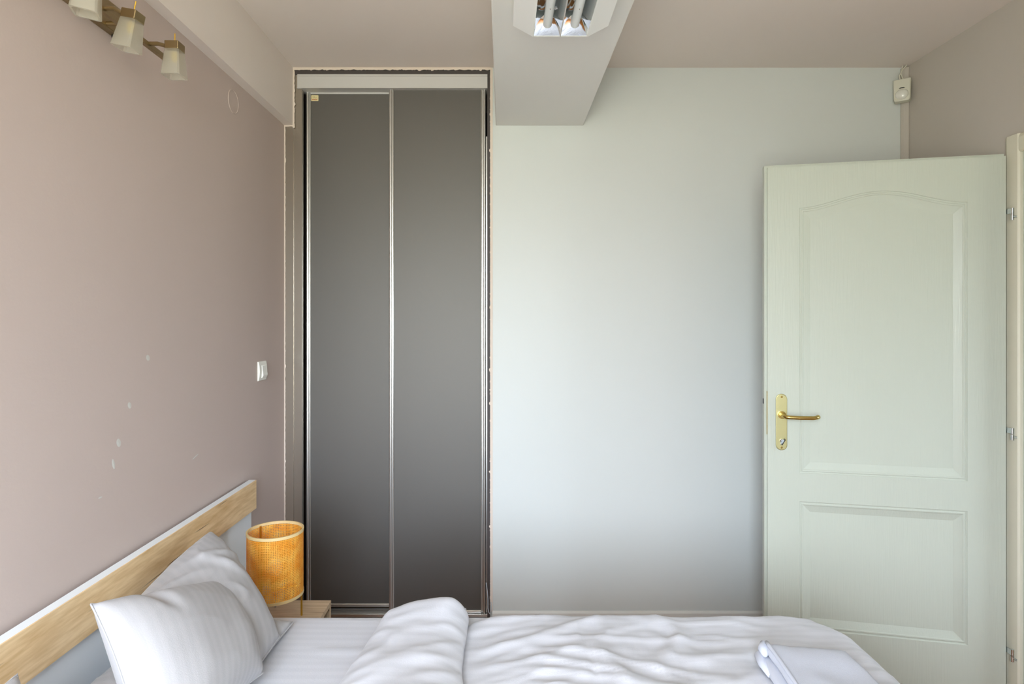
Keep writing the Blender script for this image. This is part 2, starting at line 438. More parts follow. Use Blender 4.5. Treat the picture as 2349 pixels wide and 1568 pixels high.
def stile_poly(x, y, flip):
    """cross section of a handle stile seen from above: rounded grip, groove, thin lip"""
    pts = [(0, 0.012)] + [(0.007 - 0.007 * math.cos(t), 0.006 - 0.006 * math.sin(t)) for t in [math.pi * k / 8 for k in range(1, 8)]]
    pts += [(0.014, 0.010), (0.0185, 0.010), (0.0185, 0.003), (0.0205, 0.0015), (0.0225, 0.003), (0.0225, 0.012), (0.0225, 0.03), (0, 0.03)]
    pts = [(p[0] if not flip else 0.0225 - p[0], p[1]) for p in pts]
    return [(x + p[0], y + p[1]) for p in pts]
def sliding_door(xa, xb, y, z0, z1, label):
    pn = obj('sliding_door', B(xa + 0.02, xb - 0.02, y + 0.006, y + 0.016, z0 + 0.012, z1), M_DARK, wd)
    pn['label'] = label
    for x, fl in ((xa, False), (xb - 0.0225, True)):
        bm = bmesh.new(); prism(bm, stile_poly(x, y - 0.004, fl), z0, z1, 'Z')
        obj('stile', bm, M_ALU, pn, smooth=30)
    bm = bmesh.new(); prism(bm, [(y + 0.0, z0), (y + 0.0, z0 + 0.012), (y + 0.002, z0 + 0.0145), (y + 0.014, z0 + 0.0145), (y + 0.014, z0)], xa + 0.0225, xb - 0.0225, 'X')
    obj('bottom_rail', bm, M_ALU, pn)
    bm = bmesh.new(); box(bm, xa + 0.0225, xb - 0.0225, y + 0.002, y + 0.014, z1 - 0.03, z1)
    obj('top_rail', bm, M_ALU2, pn)
    return pn
dl = sliding_door(-0.929, -0.500, D + 0.045, 0.030, 2.476, 'left dark grey sliding panel with a small sticker')
dr = sliding_door(-0.5315, -0.0805, D + 0.012, 0.014, 2.50, 'right dark grey sliding panel')
# small maker's sticker on the left panel
sx0, sx1, sz0, sz1 = -0.9055, -0.8715, 2.4135, 2.4415
rc = 0.003
poly = []
for cx, cz, a0 in ((sx1 - rc, sz1 - rc, 0), (sx0 + rc, sz1 - rc, 90), (sx0 + rc, sz0 + rc, 180), (sx1 - rc, sz0 + rc, 270)):
    for k in range(4): poly.append((cx + rc * math.cos(math.radians(a0 + 30 * k)), cz + rc * math.sin(math.radians(a0 + 30 * k))))
bm = bmesh.new(); prism(bm, poly, D + 0.0500, D + 0.0510, 'Y')
stk = obj('sticker', bm, M_STICK, dl); stk['label'] = 'small cream sticker with red lettering'
bm = bmesh.new()       # the red wordmark: a row of blocky strokes
for i in range(6):
    xx = sx0 + 0.0045 + i * 0.0042
    box(bm, xx, xx + 0.0009, D + 0.0494, D + 0.0502, sz0 + 0.0045, sz0 + 0.0095)
    box(bm, xx + 0.0024, xx + 0.0033, D + 0.0494, D + 0.0502, sz0 + 0.0045, sz0 + 0.0095)
    zz = sz0 + (0.0045, 0.0086, 0.0066, 0.0045, 0.0086, 0.0066)[i]
    box(bm, xx + 0.0005, xx + 0.003, D + 0.0494, D + 0.0502, zz, zz + 0.0011)
obj('lettering', bm, M_RED, stk)
bm = bmesh.new()
tube(bm, [(sx0 + 0.006 + 0.012 * (1 - math.cos(t)) * 0.5, D + 0.0498, sz0 + 0.0195 + 0.004 * math.sin(t)) for t in [0.4 + 0.42 * k for k in range(14)]], 0.0005, 5)
tube(bm, [(sx0 + 0.010 + 0.016 * k / 8, D + 0.0498, sz0 + 0.0165 + 0.0025 * math.sin(k * 0.9)) for k in range(9)], 0.0005, 5)
obj('emblem', bm, M_OLIVE, stk)
# loose cable at the foot of the wardrobe
bm = bmesh.new()
pts = [(-0.0785, D - 0.003, 0.165), (-0.0735, D - 0.006, 0.13), (-0.0705, D - 0.007, 0.09), (-0.0700, D - 0.008, 0.05), (-0.066, D - 0.010, 0.030), (-0.060, D - 0.012, 0.024), (-0.0560, D - 0.012, 0.030), (-0.0550, D - 0.01, 0.05), (-0.0555, D - 0.004, 0.075)]
tube(bm, pts, 0.0022, 8)
tag(obj('cable', bm, M_CABLE, smooth=60), 'thin grey cable looped at the right foot of the wardrobe', 'cable')

# ------------------------------------------------------------------ left wall fittings
bm = bmesh.new()
cy, cz, rr = 2.293, 2.200, 0.0445
prof = [(0.0, 0.0008), (rr - 0.0035, 0.0008), (rr - 0.0025, 0.0022), (rr - 0.001, 0.0022), (rr, 0.0)]
rings = [[(XL + h, cy + r * math.cos(a), cz + r * math.sin(a)) for a in [2 * math.pi * k / 48 for k in range(48)]] for r, h in prof[1:]]
vr = [[bm.verts.new(p) for p in r] for r in rings]
bm.faces.new(vr[0])
for a, b in zip(vr, vr[1:]):
    for k in range(48): bm.faces.new((a[k], a[(k + 1) % 48], b[(k + 1) % 48], b[k]))
tag(obj('junction_box_cover', bm, M_MAUVE, smooth=40), 'round painted-over junction box cover high on the mauve wall', 'wall cover')

sw = thing('light_switch', 'white rocker light switch on the mauve wall beside the wardrobe', 'light switch', (XL, 2.558, 1.127))
bm = bmesh.new()
prism(bm, [(XL, 1.127), (XL, 1.209), (XL + 0.006, 1.207), (XL + 0.0095, 1.190), (XL + 0.011, 1.168), (XL + 0.0095, 1.146), (XL + 0.006, 1.129)], 2.517, 2.599, 'Y')
obj('plate', bm, M_PLASTIC, sw, bevel=0.002)
bm = bmesh.new()
prism(bm, [(XL + 0.008, 1.138), (XL + 0.0125, 1.140), (XL + 0.0165, 1.150), (XL + 0.0115, 1.190), (XL + 0.008, 1.193)], 2.540, 2.588, 'Y')
obj('rocker', bm, M_PLASTIC, sw, bevel=0.001)
for i, (y, z, ry, rz_) in enumerate(((1.742, 1.272, 0.009, 0.0085), (1.6565, 1.148, 0.008, 0.009), (1.6095, 1.056, 0.009, 0.0115), (1.588, 1.005, 0.006, 0.014), (2.011, 0.93, 0.02, 0.0022), (1.536, 0.933, 0.008, 0.002))):
    bm = bmesh.new()
    n = 14; ring = [bm.verts.new((XL + 0.0003, y + ry * math.cos(2 * math.pi * k / n) * (1 + 0.3 * nz(k, i)) - 0.25 * rz_ * math.sin(2 * math.pi * k / n), z + rz_ * math.sin(2 * math.pi * k / n) * (1 + 0.3 * nz(k, i + 5)) + (0.25 * ry * math.cos(2 * math.pi * k / n) if i == 4 else 0))) for k in range(n)]
    c = bm.verts.new((XL + 0.0009, y, z))
    for k in range(n): bm.faces.new((ring[k], ring[(k + 1) % n], c))
    obj('filler_spot', bm, M_SPACKLE, wl)

# wall spotlight bar
sp = thing('wall_spot_bar', 'antique nickel wall light bar with frosted glass cube shades above the bed', 'wall light', (XL, 1.47, 2.10))
bm = bmesh.new(); box(bm, XL, XL + 0.022, 1.31, 1.60, 2.113, 2.186)
obj('wall_plate', bm, M_BRONZE, sp, bevel=0.003)
obj('screw_cap', T([(XL + 0.01, 1.575, 2.113), (XL + 0.01, 1.575, 2.108)], 0.006, 10), M_BLK, sp)
obj('rail', B(-0.962, -0.950, 1.16, 1.735, 2.113, 2.126), M_BRONZE, sp, bevel=0.001)
for y in (1.38, 1.53):
    obj('standoff', T([(XL + 0.02, y, 2.122), (-0.958, y, 2.122)], 0.006, 12), M_BRONZE, sp, smooth=40)
def head(x, y, z, roll, yaw, k):
    obj('arm', T([(-0.954, y, 2.124), (-0.93, y, 2.124), (x - 0.017, y, z + 0.002)], 0.0055, 12), M_BRONZE, sp, smooth=40)
    Mx = Matrix.Translation((x, y, z)) @ Matrix.Rotation(math.radians(yaw), 4, 'Z') @ Matrix.Rotation(math.radians(roll), 4, 'Y')
    bm = bmesh.new(); box(bm, -0.0185, 0.0185, -0.0185, 0.0185, -0.010, 0.012, M=Mx)
    cap = obj('head_cap', bm, M_BRONZE, sp, bevel=0.002)
    bm = bmesh.new(); tube(bm, [Mx @ Vector((0, 0, 0.011)), Mx @ Vector((0, 0, 0.037))], 0.0016, 8)
    obj('pin', bm, M_LBRASS, cap)
    bm = bmesh.new()
    def ring(hw, zz, c=0.004):
        P = []
        for sx, sy in ((1, 1), (-1, 1), (-1, -1), (1, -1)):
            a = (sx * hw, sy * (hw - c)); b = (sx * (hw - c), sy * hw)
            P += [a, b] if sx * sy > 0 else [b, a]
        return [bm.verts.new(Mx @ Vector((p[0], p[1], zz))) for p in P]
    R_ = [ring(0.0188, -0.010), ring(0.0195, -0.012), ring(0.0255, -0.079), ring(0.0212, -0.079), ring(0.016, -0.016)]
    for a, b in zip(R_, R_[1:]):
        for i in range(8): bm.faces.new((a[i], a[(i + 1) % 8], b[(i + 1) % 8], b[i]))
    bm.faces.new(R_[-1]); 
    sh = obj('glass_shade', bm, M_FROST, sp)
    bm = bmesh.new(); tube(bm, [Mx @ Vector((0, 0, -0.012)), Mx @ Vector((0, 0, -0.020)), Mx @ Vector((0, 0, -0.036)), Mx @ Vector((0, 0, -0.040))], 0.007, 10, radii=[0.007, 0.0085, 0.0075, 0.003])
    obj('bulb', bm, M_BULB, sh, smooth=50)
head(-0.885, 1.645, 2.114, 1, 0, 0)
head(-0.885, 1.459, 2.104, 12, -4, 1)
head(-0.868, 1.283, 2.100, 6, 22, 2)

# ------------------------------------------------------------------ fluorescent ceiling fixture on the beam
fx = thing('fluorescent_fixture', 'white twin-tube fluorescent fixture with mirrored louvre under the ceiling beam', 'ceiling light', (0.168, 1.2, 2.281))
Y0, Y1 = 0.45, 1.80
cL, cR, zc = 0.0874, 0.2494, 2.215
bm = bmesh.new()
box(bm, cL - 0.002, cR + 0.002, Y0, Y1 - 0.002, 2.266, 2.2805)                   # back of the body
def wing(xo, xi):
    a = [(xi, Y0, zc), (xo, Y0 + 0.03, 2.232), (xo, Y1 - 0.03, 2.232), (xi, Y1, zc)]
    b = [(p[0], p[1], 2.2805) for p in a]
    va = [bm.verts.new(p) for p in a]; vb = [bm.verts.new(p) for p in b]
    for i in range(4): bm.faces.new((va[i], va[(i + 1) % 4], vb[(i + 1) % 4], vb[i]))
    bm.faces.new(va); bm.faces.new(vb)
wing(0.029, cL); wing(0.305, cR)
box(bm, cL, cR, Y1 - 0.003, Y1, zc, 2.2805); box(bm, cL, cR, Y0, Y0 + 0.003, zc, 2.2805)
obj('housing', bm, M_FIX, fx)
mid = (cL + cR) / 2
for x in (cL, mid - 0.0015, cR - 0.003):
    obj('divider', B(x, x + 0.003, Y0 + 0.003, Y1 - 0.003, zc - 0.001, 2.262), M_FIX if x != mid - 0.0015 else M_ALU2, fx)
for a, b in ((cL + 0.003, mid - 0.0015), (mid + 0.0015, cR - 0.003)):
    cx = (a + b) / 2; hw = (b - a) / 2
    prof = [(a + 2 * hw * k / 12, 2.262 - 0.044 * abs((k - 6) / 6) ** 2.2) for k in range(13)]
    bm = bmesh.new(); grid_mesh(bm, [[(p[0], Y0 + 0.004, p[1]), (p[0], Y1 - 0.036, p[1])] for p in prof])
    for v in bm.verts: pass
    rf = obj('reflector', bm, M_MIRR, fx, smooth=60)
    bm = bmesh.new()       # faceted end mirror closing the channel
    rows = []
    for k in range(9):
        u = k / 8; x = a + 2 * hw * u
        rows.append([(x, Y1 - 0.004, zc + 0.001), (x, Y1 - 0.016 - 0.006 * math.sin(math.pi * u), zc + 0.016), (x, Y1 - 0.036 - 0.004 * math.sin(math.pi * u), 2.262)])
    grid_mesh(bm, rows); obj('end_mirror', bm, M_MIRR, fx, smooth=60)
    obj('fluorescent_tube', T([(cx, Y0 + 0.02, 2.238), (cx, Y1 - 0.03, 2.238)], 0.013, 20), M_TUBE, fx, smooth=50)
    for yy in (1.66, 1.2, 0.75):
        obj('tube_clip', T([(cx - 0.0145, yy, 2.25), (cx, yy, 2.2235), (cx + 0.0145, yy, 2.25)], 0.0015, 6), M_MIRR, fx)

# ------------------------------------------------------------------ corner: sensor, conduit
bm = bmesh.new()
xc, yc = XR, D
prism(bm, [(xc, yc), (xc - 0.026, yc), (xc - 0.026, yc - 0.006), (xc - 0.019, yc - 0.019), (xc - 0.006, yc - 0.026), (xc, yc - 0.026)], 0.04, 2.545, 'Z')
tag(obj('cable_conduit', bm, M_RWALL, bevel=0.002), 'painted corner cable conduit below the motion sensor', 'conduit')
ms = thing('motion_sensor', 'small white motion sensor mounted in the upper room corner', 'motion sensor', (1.822, 2.785, 2.376))
Mx = Matrix.Translation((1.823, 2.787, 2.428)) @ Matrix.Rotation(math.radians(-38), 4, 'Z') @ Matrix.Rotation(math.radians(-3), 4, 'X')
bm = bmesh.new()
hexp = [(-0.032, -0.042), (-0.028, -0.052), (0.028, -0.052), (0.032, -0.042), (0.034, 0.05), (-0.034, 0.05)]
prism(bm, hexp, -0.014, 0.022, 'Y', M=Mx)
bd = obj('sensor_body', bm, M_PLASTIC2, ms, bevel=0.004)
bm = bmesh.new()
rows = []
for i in range(9):
    th = math.pi / 2 * i / 8
    rows.append([Mx @ Vector((0.026 * math.cos(th) * math.cos(a), -0.013 - 0.014 * math.sin(th), -0.022 + 0.024 * math.cos(th) * math.sin(a))) for a in [2 * math.pi * k / 24 for k in range(25)]])
grid_mesh(bm, rows); bmesh.ops.remove_doubles(bm, verts=bm.verts, dist=1e-5)
obj('sensor_lens', bm, M_LENS, ms, smooth=60)
bm = bmesh.new(); prism(bm, [(-0.012, 0.0065), (-0.006, 0.0095), (0.006, 0.0095), (0.012, 0.0065), (0.006, 0.0055), (-0.006, 0.0055)], -0.0158, -0.013, 'Y', M=Mx)
obj('indicator_slot', bm, M_BLK, ms)
bm = bmesh.new()
tube(bm, [(1.815, 2.79, 2.475), (1.818, 2.80, 2.50), (1.832, 2.80, 2.525), (1.845, 2.79, 2.546)], 0.003, 8)
obj('sensor_cable', bm, M_PLASTIC2, ms, smooth=60)
bm = bmesh.new(); tube(bm, [(1.83, 2.79, 2.475), (1.825, 2.80, 2.51), (1.838, 2.805, 2.548)], 0.003, 8)
obj('sensor_cable', bm, M_PLASTIC2, ms, smooth=60)

# ------------------------------------------------------------------ door casing, jamb and leaf
cs = thing('trim_1', 'cream painted door casing on the right wall', None, (XR, (DY0 + DY1) / 2, 0), kind='structure')
def casing_bar(pts_path):
    pass
cw = 0.0665
def casing(name, y0, y1, z0, z1, vertical):
    bm = bmesh.new(); e = 0.015
    if vertical:
        prism(bm, [(XR, y0), (XR - 0.009, y0), (XR - e, y0 + 0.006), (XR - e, y1 - 0.014), (XR - 0.011, y1 - 0.004), (XR - 0.007, y1), (XR, y1)], z0, z1, 'Z')
    else:
        bm2 = [(XR, z0), (XR - 0.009, z0), (XR - e, z0 + 0.006), (XR - e, z1 - 0.014), (XR - 0.011, z1 - 0.004), (XR - 0.007, z1), (XR, z1)]
        prism(bm, bm2, y0, y1, 'Y')
    return obj(name, bm, M_CASE, cs)
casing('casing_upright', DY1, DY1 + cw, 0, DZ + cw, True)
casing('casing_upright', DY0 - cw, DY0, 0, DZ + cw, True)
casing('casing_head', DY0, DY1, DZ, DZ + cw, False)
obj('jamb', B(XR - 0.001, XR + 0.135, DY1 - 0.018, DY1 + 0.0, 0, DZ), M_DOOR, cs)
obj('jamb', B(XR - 0.001, XR + 0.135, DY0, DY0 + 0.018, 0, DZ), M_DOOR, cs)
obj('jamb_head', B(XR - 0.001, XR + 0.135, DY0 + 0.018, DY1 - 0.018, DZ - 0.018, DZ), M_DOOR, cs)
obj('stop_bead', B(XR + 0.045, XR + 0.06, DY1 - 0.033, DY1 - 0.018, 0, DZ - 0.018), M_DOOR, cs)

hinge = Vector((1.838, 2.2306, 0)); ddir = Vector((-0.9772, 0.2124, 0)); dn = Vector((-0.2124, -0.9772, 0))
DM = Matrix(((ddir.x, dn.x, 0, hinge.x), (ddir.y, dn.y, 0, hinge.y), (0, 0, 1, 0), (0, 0, 0, 1)))   # local (u, n, z) -> world
DW, ZT, ZB = 0.815, 1.980, 0.008
door = thing('door_1', 'open white two-panel interior door with arched upper panel and brass handle', None, (1.44, 2.32, 0), kind='structure')
def panel_loop(u0, u1, z0, z1, arch, d, n=28):
    """closed outline, inset by d; the top edge is arched"""
    u0, u1, z0, z1 = u0 + d, u1 - d, z0 + d, z1 - d
    P = [(u0, z0), (u1, z0)]
    for k in range(n + 1):
        t = k / n; P.append((u1 + (u0 - u1) * t, z1 + arch * (0.5 - 0.5 * math.cos(2 * math.pi * t)) ** 0.9))
    return P
panels = [(0.123, 0.699, 0.784, 1.817, 0.054), (0.123, 0.699, 0.178, 0.674, 0.0)]
prof = [(0.0, 0.0), (0.002, -0.003), (0.006, -0.0035), (0.009, -0.0015), (0.013, -0.002), (0.0155, -0.0045), (0.042, -0.0125), (0.0435, -0.0125)]
bm = bmesh.new()
o_ = [bm.verts.new(DM @ Vector(p)) for p in ((0, 0, ZB), (DW, 0, ZB), (DW, 0, ZT), (0, 0, ZT))]
edges = [bm.edges.new((o_[i], o_[(i + 1) % 4])) for i in range(4)]
inner = []
for pa in panels:
    loops = []
    for d, h in prof:
        loops.append([bm.verts.new(DM @ Vector((u, h, z))) for u, z in panel_loop(*pa, d)])
    n = len(loops[0])
    edges += [bm.edges.new((loops[0][i], loops[0][(i + 1) % n])) for i in range(n)]
    inner.append(loops)
bmesh.ops.triangle_fill(bm, use_beauty=True, use_dissolve=False, edges=edges)
for loops in inner:
    n = len(loops[0])
    for a, b in zip(loops, loops[1:]):
        for i in range(n): bm.faces.new((a[i], a[(i + 1) % n], b[(i + 1) % n], b[i]))
    bm.faces.new(loops[-1])
bk = [bm.verts.new(DM @ Vector(p)) for p in ((0, -0.044, ZB), (DW, -0.044, ZB), (DW, -0.044, ZT), (0, -0.044, ZT))]
for i in range(4): bm.faces.new((o_[i], bk[i], bk[(i + 1) % 4], o_[(i + 1) % 4]))
bm.faces.new(bk)
obj('door_leaf', bm, M_DOOR, door)
# rebated lip a little behind the face, along the top and the lock edge
bm = bmesh.new()
box(bm, 0, DW + 0.010, -0.043, -0.012, ZT, ZT + 0.010, M=DM); box(bm, DW, DW + 0.010, -0.043, -0.012, ZB, ZT, M=DM)
obj('rebate_lip', bm, M_DOOR, door)
obj('latch', B(DW + 0.0095, DW + 0.0112, -0.034, -0.020, 1.048, 1.068, M=DM), M_BLK, door)
obj('lock_strip', B(DW + 0.0002, DW + 0.0025, -0.006, -0.001, 0.93, 1.10, M=DM), M_BRASS, door)
# brass handle
hu, hz = 0.7645, 0.981
hs = obj('handle_plate', (lambda bm: (prism(bm, [(hu + 0.021 * math.cos(a), hz + 0.0895 + 0.021 * math.sin(a)) for a in [math.pi * k / 12 for k in range(13)]] +
        [(hu + 0.021 * math.cos(a), hz - 0.0895 + 0.021 * math.sin(a)) for a in [math.pi + math.pi * k / 12 for k in range(13)]], 0.0005, 0.006, 'Y', M=DM), bm)[1])(bmesh.new()), M_BRASSM, door, bevel=0.0025)
for z in (hz + 0.099, hz - 0.099):
    obj('screw', T([DM @ Vector((hu, 0.005, z)), DM @ Vector((hu, 0.0072, z))], 0.0042, 12), M_BRASS, hs)
lz = 1.010
bm = bmesh.new(); tube(bm, [DM @ Vector((hu, 0.004, lz)), DM @ Vector((hu, 0.014, lz))], 0.0145, 20); obj('collar', bm, M_BRASS, hs, smooth=40)
pts = [(hu, 0.012, lz), (hu, 0.035, lz)] + [(hu - 0.016 * math.sin(a), 0.035 + 0.016 * (1 - math.cos(a)) + 0.0 * a, lz) for a in [math.pi / 2 * k / 6 for k in range(1, 7)]]
pts = [(hu, 0.010, lz), (hu, 0.034, lz), (hu - 0.003, 0.043, lz - 0.001), (hu - 0.010, 0.049, lz - 0.002), (hu - 0.02, 0.051, lz - 0.003), (hu - 0.06, 0.051, lz - 0.004), (hu - 0.105, 0.051, lz - 0.003), (hu - 0.116, 0.048, lz - 0.001), (hu - 0.123, 0.040, lz), (hu - 0.125, 0.026, lz)]
bm = bmesh.new(); tube(bm, [DM @ Vector(p) for p in pts], 0.0075, 14); obj('lever', bm, M_BRASS, hs, smooth=50)
bm = bmesh.new(); tube(bm, [DM @ Vector((hu, 0.005, hz - 0.073)), DM @ Vector((hu, 0.0085, hz - 0.073))], 0.0075, 14); box(bm, hu - 0.0045, hu + 0.0045, 0.003, 0.0085, hz - 0.088, hz - 0.073, M=DM)
obj('lock_cylinder', bm, M_CHROME, hs)
bm = bmesh.new(); Mk = DM @ Matrix.Translation((hu - 0.004, 0.010, hz - 0.074)) @ Matrix.Rotation(math.radians(-30), 4, 'Y')
box(bm, -0.0015, 0.0015, -0.002, 0.016, -0.014, 0.012, M=Mk); obj('key', bm, M_BLK, hs)
for z in (1.764, 0.967, 0.165):
    bm = bmesh.new(); tube(bm, [(1.846, 2.2125, z - 0.022), (1.846, 2.2125, z - 0.001)], 0.0058, 14); tube(bm, [(1.846, 2.2125, z + 0.001), (1.846, 2.2125, z + 0.022)], 0.0058, 14)
    box(bm, 1.8405, 1.8445, 2.211, 2.236, z + 0.002, z + 0.021)
    hg = obj('hinge', bm, M_CHROME, door, smooth=40)
    obj('hinge_pin', T([(1.849, 2.208, z - 0.010), (1.852, 2.198, z - 0.010)], 0.004, 10), M_CHROME, hg, smooth=40)

# ------------------------------------------------------------------ bed
HZ = 0.752
bed = thing('bed', 'double bed with white headboard capped by an oak band', 'bed', (0.0, 1.0, 0))
obj('headboard_panel', B(-1.004, -0.985, -0.45, 2.388, 0.05, 0.700), M_WFABRIC_P, bed)
obj('headboard_cap', B(-0.999, -0.974, -0.46, 2.400, 0.700, HZ), M_WFABRIC_P, bed)
obj('headboard_band', B(-0.974, -0.970, -0.46, 2.400, 0.641, HZ - 0.0005), M_OAK, bed)
for y in (0.22, 1.74):
    obj('side_rail', B(-0.968, 0.93, y, y + 0.04, 0.12, 0.30), M_STAND, bed)
obj('foot_rail', B(0.91, 0.95, 0.26, 1.74, 0.12, 0.30), M_STAND, bed)
obj('slat_base', B(-0.97, 0.91, 0.26, 1.74, 0.22, 0.27), M_STAND, bed)
for x in (-0.93, 0.89):
    for y in (0.25, 1.71):
        obj('leg', B(x - 0.03, x + 0.03, y - 0.03, y + 0.03, 0, 0.22), M_STAND, bed)

def rr_drape(xa, xb, ya, yb, rad, edge_r, ext, top, step, zfun, drop_max=0.3):
    """cloth laid on a rounded rectangle (xa..xb, ya..yb) and falling over its rim"""
    ix0, ix1, iy0, iy1 = xa + rad, xb - rad, ya + rad, yb - rad
    nx = int((xb - xa + 2 * ext) / step); ny = int((yb - ya + 2 * ext) / step); P = []
    for i in range(nx + 1):
        row = []
        for j in range(ny + 1):
            x = xa - ext + (xb - xa + 2 * ext) * i / nx; y = ya - ext + (yb - ya + 2 * ext) * j / ny
            qx = min(max(x, ix0), ix1); qy = min(max(y, iy0), iy1)
            dx, dy = x - qx, y - qy; dist = math.hypot(dx, dy)
            sd = dist - (rad - edge_r)                       # >0: past the start of the rim
            if sd <= 0:
                row.append((x, y, top + zfun(x, y))); continue
            ux, uy = dx / dist, dy / dist
            a = sd / edge_r
            if a < math.pi / 2: hh, vv = edge_r * math.sin(a), edge_r * (1 - math.cos(a))
            else: hh, vv = edge_r + 0.004 * math.sin(9 * (x + y)) , edge_r + (sd - edge_r * math.pi / 2)
            vv = min(vv, drop_max)
            b = rad - edge_r + hh
            row.append((qx + ux * b, qy + uy * b, top - vv + zfun(x, y) * max(0, 1 - a)))
        P.append(row)
    return P

def sheet_z(x, y):
    z = 0.0015 * nz(x * 3, y * 5, 1) + 0.0008 * nz(x * 9, y * 22, 2)
    z += 0.004 * math.exp(-((y - 1.62 - 0.02 * (x + 0.5)) / 0.008) ** 2) * smooth(-0.55, -0.45, x)
    return z
bm = bmesh.new(); V = grid_mesh(bm, rr_drape(-0.965, 0.935, 0.22, 1.830, 0.06, 0.030, 0.19, 0.500, 0.018, sheet_z, 0.185))
tag(obj('mattress', bm, M_SHEET, smooth=180), 'mattress under a striped white fitted sheet', 'mattress')

# duvet
def ridge(v, c, w): return math.exp(-((v - c) / w) ** 2)
def duvet_z(x, y):
    f = smooth(-0.2, 0.05, x)
    z = 0.006 * nz(x * 2.1, y * 2.6, 4.0) + 0.003 * nz(x * 5, y * 6, 7.0)
    wx = x + 0.10 * nz(x * 2, y * 2, 11.0); wy = y + 0.10 * nz(x * 2, y * 2, 17.0)
    r1 = 1 - abs(nz(wx * 3.0 + wy * 1.6, wy * 8.0 - wx * 2.5, 21.0)); z += 0.008 * max(0, r1 - 0.72) / 0.28 * smooth(0.95, 0.45, x)
    r2 = 1 - abs(nz(wx * 6.0 - wy * 3.0, wy * 13.0, 29.0)); z += 0.005 * max(0, r2 - 0.75) / 0.25
    r3 = 1 - abs(nz(wx * 9.0, wy * 5.0 + wx * 4, 33.0)); z += 0.0035 * max(0, r3 - 0.7) / 0.3
    # pressed-in fold lines
    z -= 0.004 * ridge(x, 0.215 + 0.03 * (1.7 - y), 0.006) * smooth(1.70, 1.64, y)
    z -= 0.004 * ridge(x, 0.445 + 0.04 * (1.7 - y), 0.007) * smooth(1.70, 1.64, y)
    z += 0.006 * ridge(y, 1.64 + 0.01 * math.sin(6 * x), 0.012) * smooth(0.05, 0.2, x) * smooth(0.75, 0.5, x)
    # long diagonal wrinkles nearer to the viewer
    for c, s in ((1.56, 0.22), (1.50, 0.30), (1.46, 0.18), (1.40, 0.26), (1.33, 0.2)):
        z += 0.007 * ridge(y, c - s * (x - 0.2) + 0.02 * math.sin(9 * x), 0.013) * smooth(0.02, 0.12, x) * smooth(0.62, 0.4, x)
    return z * f
dv = thing('duvet', 'rumpled white striped duvet, its top edge folded back across the bed', 'duvet', (0.43, 1.0, 0.5))
bm = bmesh.new(); grid_mesh(bm, rr_drape(-0.16, 0.985, 0.19, 1.828, 0.17, 0.065, 0.24, 0.514, 0.0105, duvet_z, 0.21))
obj('duvet_cover', bm, M_SHEET, dv, smooth=180)
# turned-back fold: a soft slab, rounded on the head side, thin open edge on the foot side
rows = []
NY, NA = 150, 56
for j in range(NY + 1):
    t = j / NY; y = 0.25 + 1.545 * t
    endf = smooth(0, 0.05, t) * smooth(1.0, 0.955, t)
    xl = -0.335 - 0.16 * (1 - t) + 0.02 * nz(y * 2, 3.0); xr = -0.088 + 0.012 * math.sin(y * 7) + 0.008 * nz(y * 9, 1.0) + 0.02 * (t < 0) 
    xl += 0.09 * smooth(0.93, 1.0, t); xr -= 0.02 * smooth(0.95, 1.0, t)
    hump = 0.018 * ridge(y, 1.73, 0.06)
    row = []
    for k in range(NA):
        a = 2 * math.pi * k / NA
        cu, su = math.cos(a), math.sin(a)
        u = 0.5 - 0.5 * (abs(cu) ** 0.75 * (1 if cu > 0 else -1))         # 0 at right .. 1 at left
        u = 1 - u
        x = xl + (xr - xl) * u
        th = (0.042 + hump * (0.5 + u)) * (1 - (2 * u - 1) ** 4 * (0.55 if u > 0.5 else 0.0)) * (0.25 + 0.75 * endf)
        sv = abs(su) ** 0.7
        if su >= 0:
            zz = 0.530 + th * sv + sv * (0.007 * nz(x * 6, y * 5, 41) + 0.006 * max(0, 1 - abs(nz(x * 5 + y * 5, y * 9 - x * 8, 43)) - 0.7) / 0.3 + 0.003 * nz(x * 16, y * 20, 3))
        else:
            zz = 0.530 - 0.024 * sv
        row.append((x, y, zz))
    rows.append(row)
bm = bmesh.new(); V = [[bm.verts.new(p) for p in r] for r in rows]
for a, b in zip(V, V[1:]):
    for k in range(NA): bm.faces.new((a[k], a[(k + 1) % NA], b[(k + 1) % NA], b[k]))
bm.faces.new(V[0][::-1]); bm.faces.new(V[-1])
obj('turned_back_fold', bm, M_SHEET, dv, smooth=180)

